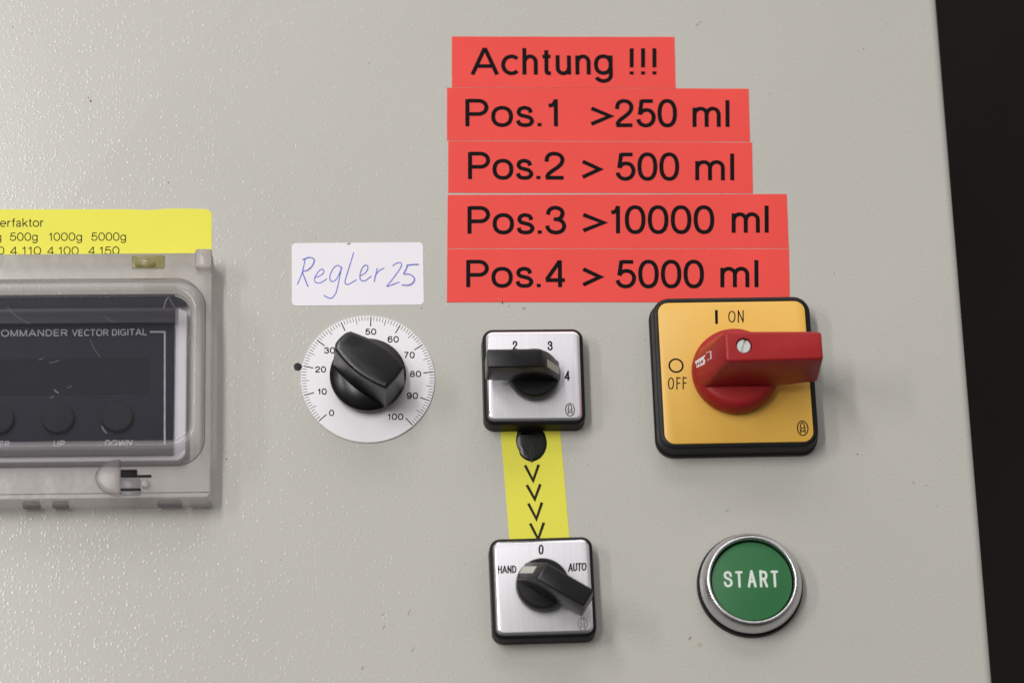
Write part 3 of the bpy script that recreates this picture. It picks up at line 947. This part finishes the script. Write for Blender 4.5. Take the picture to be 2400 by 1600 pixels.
word(b, 'OFF', (44.36, -17.95), (49.89, -17.83), (44.54, -14.00), HY, .085, True, 2.6)
c_ = (47.03, -10.52)
ribbon(b, [(c_[0] + 1.98 * math.cos(i * math.pi / 24), c_[1] + 1.98 * math.sin(i * math.pi / 24)) for i in range(48)] + ['closed'], 0.25, HY)
finish('lettering', b, M['ink'], ms, smooth=0)
b = bmesh.new()
oval_emblem(b, (82.90, -29.97), 1.52, 2.2, HY, 0.38)
finish('emblem', b, M['ink'], ms, smooth=0)

bm = bmesh.new()
loft(bm, [(circle(11.9, 96), 7.6), (circle(12.5, 96), 8.3), (circle(12.68, 96), 9.2), (circle(12.6, 96), 10.6), (circle(12.3, 96), 12.0), (circle(11.7, 96), 13.2), (circle(10.9, 96), 13.9), (circle(9.8, 96), 14.15)])
T, B = 31.0, 13.2
merge(bm, hull_bevel([(-5.3, -4.35, T), (-5.3, 4.75, T), (22.3, -4.0, T), (22.3, 4.35, T), (-9.8, -6.2, 13.2), (-9.8, 6.2, 13.2), (-11.2, -4.6, 12.8), (-11.2, 4.6, 12.8),
                      (-11.9, -2.6, 12.4), (-11.9, 2.6, 12.4), (23.0, -5.2, B + 1.2), (23.0, 5.2, B + 1.2), (8.0, -6.3, B), (8.0, 6.3, B)], 0.95, 4))
hm = finish('tmp_handle', bm, M['red_knob'], None, smooth=38)
cb = bmesh.new()
loft(cb, [(circle(2.3, 40, -0.05, 0.42), 29.3), (circle(2.3, 40, -0.05, 0.42), 33)])
cut = finish('tmp_cut', cb, M['red_knob'], None)
bo = hm.modifiers.new('hole', 'BOOLEAN')
bo.object, bo.operation, bo.solver = cut, 'DIFFERENCE', 'EXACT'
dg = bpy.context.evaluated_depsgraph_get()
me = bpy.data.meshes.new_from_object(hm.evaluated_get(dg))
me.polygons.foreach_set('use_smooth', [True] * len(me.polygons))
me.set_sharp_from_angle(angle=math.radians(38))
for o in (hm, cut):
    bpy.data.objects.remove(o)
handle = bpy.data.objects.new('handle', me)
COL.objects.link(handle)
handle.parent = ms
handle.location = V(-0.35, -0.65, 0)
bm = bmesh.new()
sl = 0.22
def half(sgn):
    pts = []
    for i in range(25):
        t = math.pi * i / 24
        y = sl + (1.98 - sl) * math.sin(t)
        pts.append((1.98 * math.cos(t) * (1 if i not in (0, 24) else 1), y))
    if sgn < 0:
        pts = [(-x, -y) for x, y in pts]
    a_ = math.radians(72)
    return [(x * math.cos(a_) - y * math.sin(a_) - 0.05, x * math.sin(a_) + y * math.cos(a_) + 0.42) for x, y in pts]
for sgn in (1, -1):
    hp = half(sgn)
    loft(bm, [(hp, 29.35), (hp, 30.25), (inset(hp, 0.1), 30.38)])
loft(bm, [(circle(1.95, 32, -0.05, 0.42), 29.3), (circle(1.95, 32, -0.05, 0.42), 29.75)])
finish('screw', bm, M['zinc'], handle, absolute=False)
# worn white print on the sloping tail of the handle
bm = bmesh.new()
def tail(u, v, lift=0.04):
    """u from the top edge (0) down to the disc (1), v across the slope."""
    x = -5.3 - 6.6 * u
    h = T - 18.6 * u
    n = Vector((-18.6, 6.6)).normalized() * lift
    return V(x + n.x, v, h + n.y)
def patch(pts, lift=0.04):
    bm.faces.new([bm.verts.new(tail(u, v, lift)) for u, v in pts])
patch([(0.998, 0.13), (0.987, 2.22), (0.640, 2.03), (0.702, 1.22), (0.661, 0.33), (0.689, -0.60)])
for q in ([(0.613, 2.17), (0.611, 2.50), (0.581, 2.44), (0.583, 2.11)], [(0.568, 2.08), (0.566, 2.35), (0.544, 2.30), (0.545, 2.03)], [(0.530, 2.00), (0.529, 2.24), (0.455, 1.89), (0.457, 1.66)],
          [(0.490, -0.17), (0.486, 1.82), (0.460, 1.72), (0.460, -0.29)], [(0.588, -0.21), (0.586, 0.12), (0.549, 0.02), (0.551, -0.32)], [(0.520, -0.24), (0.519, -0.04), (0.460, -0.22), (0.461, -0.42)]):
    patch(q)
hpnt = finish('printed_mark', bm, M['white_print'], handle, smooth=0, absolute=False)
bm = bmesh.new()
def scrib(pts):
    for (u0, v0), (u1, v1) in zip(pts, pts[1:]):
        d = Vector((u1 - u0, (v1 - v0) / 18)).normalized()
        n = (-d.y * .010, d.x * .010 * 18)
        bm.faces.new([bm.verts.new(tail(u, v, 0.07)) for u, v in ((u0 + n[0], v0 + n[1]), (u0 - n[0], v0 - n[1]), (u1 - n[0], v1 - n[1]), (u1 + n[0], v1 + n[1]))])
for q in ([(0.943, 0.43), (0.918, 1.39), (0.904, 0.53), (0.877, 1.26)], [(0.860, 0.17), (0.838, 1.32), (0.818, 0.24)], [(0.794, 0.30), (0.774, 1.21), (0.753, 0.17), (0.729, 1.12)]):
    scrib(q)
finish('worn_print', bm, M['red_knob'], handle, smooth=0, absolute=False)

# ------------------------------------------------------------------ green start button
BC = (66.0, -74.7)
st = thing('push_button', 'round green push button reading START in a chrome ring', 'button', BC)
bm = bmesh.new()
loft(bm, [(circle(15.2, 96), 0.0), (circle(15.25, 96), 0.6), (circle(15.1, 96), 1.6), (circle(14.4, 96), 2.2), (circle(13.5, 96), 2.4)])
finish('base_ring', bm, M['black'], st, absolute=False)
bm = bmesh.new()
prof = [(14.3, 1.9), (14.62, 2.5), (14.62, 3.3), (14.4, 4.3), (13.9, 5.5), (13.35, 6.4), (12.85, 6.95), (12.45, 7.1), (12.1, 6.95), (11.92, 6.4), (11.9, 3.0)]
loft(bm, [(circle(r, 128), h) for r, h in prof], cap0=False, cap1=False)
finish('chrome_ring', bm, M['chrome'], st, smooth=60, absolute=False)
bm = bmesh.new()
loft(bm, [(circle(11.9, 96), 3.0), (circle(11.9, 96), 3.2), (circle(11.2, 96), 3.3)])
finish('inner_collar', bm, M['black'], st, absolute=False)
bm = bmesh.new()
loft(bm, [(circle(11.45, 96), 3.0), (circle(11.5, 96), 5.1), (circle(11.38, 96), 5.4), (circle(11.1, 96), 5.5)])
finish('button_cap', bm, M['green'], st, absolute=False)
b = bmesh.new()
for ch, xa, xb in (('S', 490, 602), ('T', 638, 732), ('A', 786, 897), ('R', 938, 1038), ('T', 1078, 1172)):
    word(b, ch, (46.12, -76.50)[:0] or (BC[0] + (xa - 842) * 0.02306, -76.62), (BC[0] + (xb - 842) * 0.02306, -76.62 + 0.0), (BC[0] + (xa - 842) * 0.02306, -76.62 + 5.15), 5.53, .135, True)
finish('lettering', b, M['start_print'], st, smooth=0)

# ------------------------------------------------------------------ keypad under its clear hinged cover
kp = thing('control_keypad', 'dark keypad with round buttons and display inside the clear hinged cover', 'keypad', (-150, -15))
bm = bmesh.new()
slab(bm, rrect(-212, -94.6, -36.5, 11.5, 3.0), 0.0, 3.6, 0.4, 3)
finish('bezel', bm, M['bezel'], kp)
KX = -98.2
bm = bmesh.new()
slab(bm, rrect(-208, KX, -35.0, 4.2, 0.4, 3), 3.4, 5.0, 0.15, 2)
finish('face_panel', bm, M['keypad'], kp)
bm = bmesh.new()
slab(bm, rrect(-208, KX + 0.15, 4.35, 13.2, 0.4, 3), 3.0, 7.0, 0.3, 2)
finish('header_strip', bm, M['keypad_band'], kp)
bm = bmesh.new()
dz0, dz1 = (-147.75, -16.74)[1], (-148.08, -5.81)[1]
slab(bm, rrect(-190, (-105.42, -13.88)[0], dz0, dz1, 0.4, 3), 4.9, 5.12, 0.05, 1)
finish('display_window', bm, M['keypad_dark'], kp)
for px_, pz_, rk in ((-131.06, -23.97) + (4.55,), (-114.17, -23.80) + (4.4,), (-148.07, -24.13) + (4.5,)):
    bm = bmesh.new()
    cc = lambda r: circle(r, 48, px_, pz_)
    loft(bm, [(cc(rk + .2), 4.9), (cc(rk + .15), 5.5), (cc(rk + .1), 6.3), (cc(rk - .15), 6.6), (cc(rk - .7), 6.7)])
    finish('key', bm, M['key'], kp)
b = bmesh.new()
word(b, 'COMMANDER', (-150.25, 1.10), (-128.89, 1.08), (-150.31, 3.10), 5.05, .17)
word(b, 'VECTOR', (-127.71, 1.07), (-117.13, 1.07), (-127.75, 3.03), 5.05, .17)
word(b, 'DIGITAL', (-116.15, 1.10), (-106.02, 1.15), (-116.18, 3.03), 5.05, .17)
ribbon(b, [(-105.24, 2.13), (-100.96, 2.09), (-100.59, -32.21)], 0.27, 5.05)
word(b, 'DOWN', (-117.67, -32.30), (-110.04, -32.31), (-117.38, -30.59), 5.05, .16)
word(b, 'UP', (-132.35, -32.30), (-129.11, -32.30), (-132.06, -30.60), 5.05, .16)
word(b, 'ER', (-147.68, -32.23), (-144.64, -32.27), (-147.47, -30.56), 5.05, .16)
finish('lettering', b, M['key_print'], kp, smooth=0)

cv = thing('clear_cover', 'scratched clear plastic hinged cover with rounded window over the keypad', 'cover', (-150, -12))
XL = -225.0
bm = bmesh.new()
# flange: a frame round the opening
outer = [(rrect(XL, -87.0, -49.6, 25.1, 1.6), 0.05), (rrect(XL, -87.0, -49.6, 25.1, 1.6), 8.6), (rrect(XL + .5, -87.5, -49.1, 24.6, 1.5), 9.6), (rrect(XL + 2, -89.0, -39.9, 15.6, 8.0), 10.0)]
loft(bm, outer, cap0=False, cap1=False)
finish('base_frame', bm, M['frost'], cv, smooth=40)
bm = bmesh.new()
rr = [(-89.0, -39.9, 15.6, 8.0, 10.0), (-89.2, -39.9, 15.3, 8.0, 13.0), (-89.5, -39.8, 14.2, 7.8, 17.0), (-89.9, -39.6, 12.4, 7.5, 20.0), (-90.5, -39.1, 10.8, 7.0, 21.5), (-91.2, -37.9, 9.6, 6.4, 21.9),
      (-92.0, -36.7, 8.8, 5.9, 21.5), (-92.5, -35.8, 8.0, 5.4, 20.6)]
loft(bm, [(rrect(XL + 2 + i, a, b_, c, r, 10), h) for i, (a, b_, c, r, h) in enumerate(rr)], cap0=False, cap1=False)
lid = finish('lid', bm, M['rim'], cv, smooth=60)
bm = bmesh.new()
slab(bm, rrect(XL + 9, -92.45, -35.85, 8.05, 5.4, 10), 19.6, 20.7, 0.2, 2)
def scratch(a, b, hw):
    n0 = len(bm.faces)
    mid = ((a[0] * .55 + b[0] * .45) + (b[1] - a[1]) * .06, (a[1] * .55 + b[1] * .45) - (b[0] - a[0]) * .06)
    ribbon(bm, spl([a, mid, b], n=4), hw, 20.73, True, 0.001)
    bm.faces.ensure_lookup_table()
    for f in bm.faces[n0:]:
        f.material_index = 1
for a_, q_, hw in [((-99.18, 6.97), (-100.34, 3.65), .10), ((-98.79, 6.90), (-97.27, 3.97), .07), ((-130.64, -20.58), (-129.53, -21.54), .14), ((-117.20, -31.55), (-115.88, -33.52), .12),
                   ((-131.80, -22.94), (-130.79, -22.48), .07), ((-120.96, -5.57), (-117.90, -11.16), .035), ((-127.08, -20.01), (-125.75, -19.41), .05), ((-135.28, -11.57), (-134.01, -11.07), .06),
                   ((-116.90, 1.30), (-113.96, -0.80), .03), ((-132.38, -12.45), (-129.51, -11.80), .05), ((-144.73, 4.65), (-138.13, -0.93), .03)]:
    scratch(a_, q_, hw)
finish('window_pane', bm, None, lid, smooth=40, mats=[M['pane'], M['scuff']])
bm = bmesh.new()
rr = [(-92.9, -36.5, 7.7, 5.2, 19.5), (-93.0, -36.4, 7.9, 5.0, 13.0), (-93.2, -36.2, 8.2, 5.0, 8.5), (-92.6, -36.6, 8.8, 5.2, 8.3)]
loft(bm, [(rrect(XL + 10 + .2 * i, a, b_, c, r, 10), h) for i, (a, b_, c, r, h) in enumerate(rr)], cap0=False, cap1=False)
finish('inner_skirt', bm, M['rim'], lid, smooth=40)
bm = bmesh.new()
o_a, o_b = rrect(XL + 2, -88.85, -40.15, 15.85, 8.1, 10), rrect(XL + 2.3, -89.15, -39.85, 15.55, 7.9, 10)
va = [bm.verts.new(V(x, z, 10.06)) for x, z in o_a]
vb2 = [bm.verts.new(V(x, z, 10.10)) for x, z in o_b]
for i in range(len(va)):
    j = (i + 1) % len(va)
    bm.faces.new((va[i], va[j], vb2[j], vb2[i]))
box(bm, XL + 2, -87.6, -47.9, -47.65, 10.02 - 0.6, 10.06 - 0.4)
finish('lid_seam_shade', bm, M['seam_shade'], lid, smooth=0)  # dark strips paint the shade of the lid gap onto the flange
bm = bmesh.new()
box(bm, -92.0, -87.2, 19.3, 25.2, 6.0, 12.2, 0.7)
finish('hinge_knuckle', bm, M['frost'], cv)
bm = bmesh.new()
box(bm, -110.4, -101.0, 19.9, 24.0, 9.75, 10.3, 0.3)
box(bm, -109.4, -103.6, 20.3, 21.6, 10.1, 11.4, 0.5)
finish('hinge_pin', bm, M['olive'], cv)
# latch: a half-round lug beside dark pieces painting the shade of its slot
bm = bmesh.new()
lug = [(-112.6 + 7.0 * math.cos(t), -43.6 + 5.2 * math.sin(t)) for t in [math.radians(90 + 180 * i / 16) for i in range(17)]]
slab(bm, lug, 9.8, 12.8, 1.2, 3)
finish('latch', bm, M['lens'], cv)
bm = bmesh.new()
box(bm, -112.5, -107.9, -43.4, -41.2, 10.15, 10.9, 0.15)
box(bm, -107.9, -103.9, -43.4, -42.75, 10.15, 10.7, 0.1)
box(bm, -112.5, -106.8, -47.3, -46.7, 10.15, 10.6, 0.1)
lt = finish('latch_slot_shade', bm, M['key'], cv)  # black pieces stand in for the shade inside the latch opening
bm = bmesh.new()
box(bm, -112.5, -107.0, -46.6, -43.7, 10.1, 10.4, 0.1)
box(bm, -112.5, -107.0, -48.5, -47.4, 10.1, 10.35, 0.1)
finish('latch_slot', bm, M['lug'], cv)
bm = bmesh.new()
box(bm, -106.6, -104.6, -46.6, -44.4, 10.1, 11.8, 0.5)
finish('latch_tongue', bm, M['frost'], cv)
for xa, xb, za, zb in ((-140.6, -135.6, -50.0, -48.3), (-132.2, -127.6, -50.0, -48.3), (-102.5, -95.6, -50.0, -48.3), (-93.5, -87.5, -50.0, -48.3)):
    bm = bmesh.new()
    box(bm, xa, xb, za, zb, 2.0, 5.2, 0.6)
    finish('hinge_lug', bm, M['lug'] if xb < -90 else M['frost'], cv)
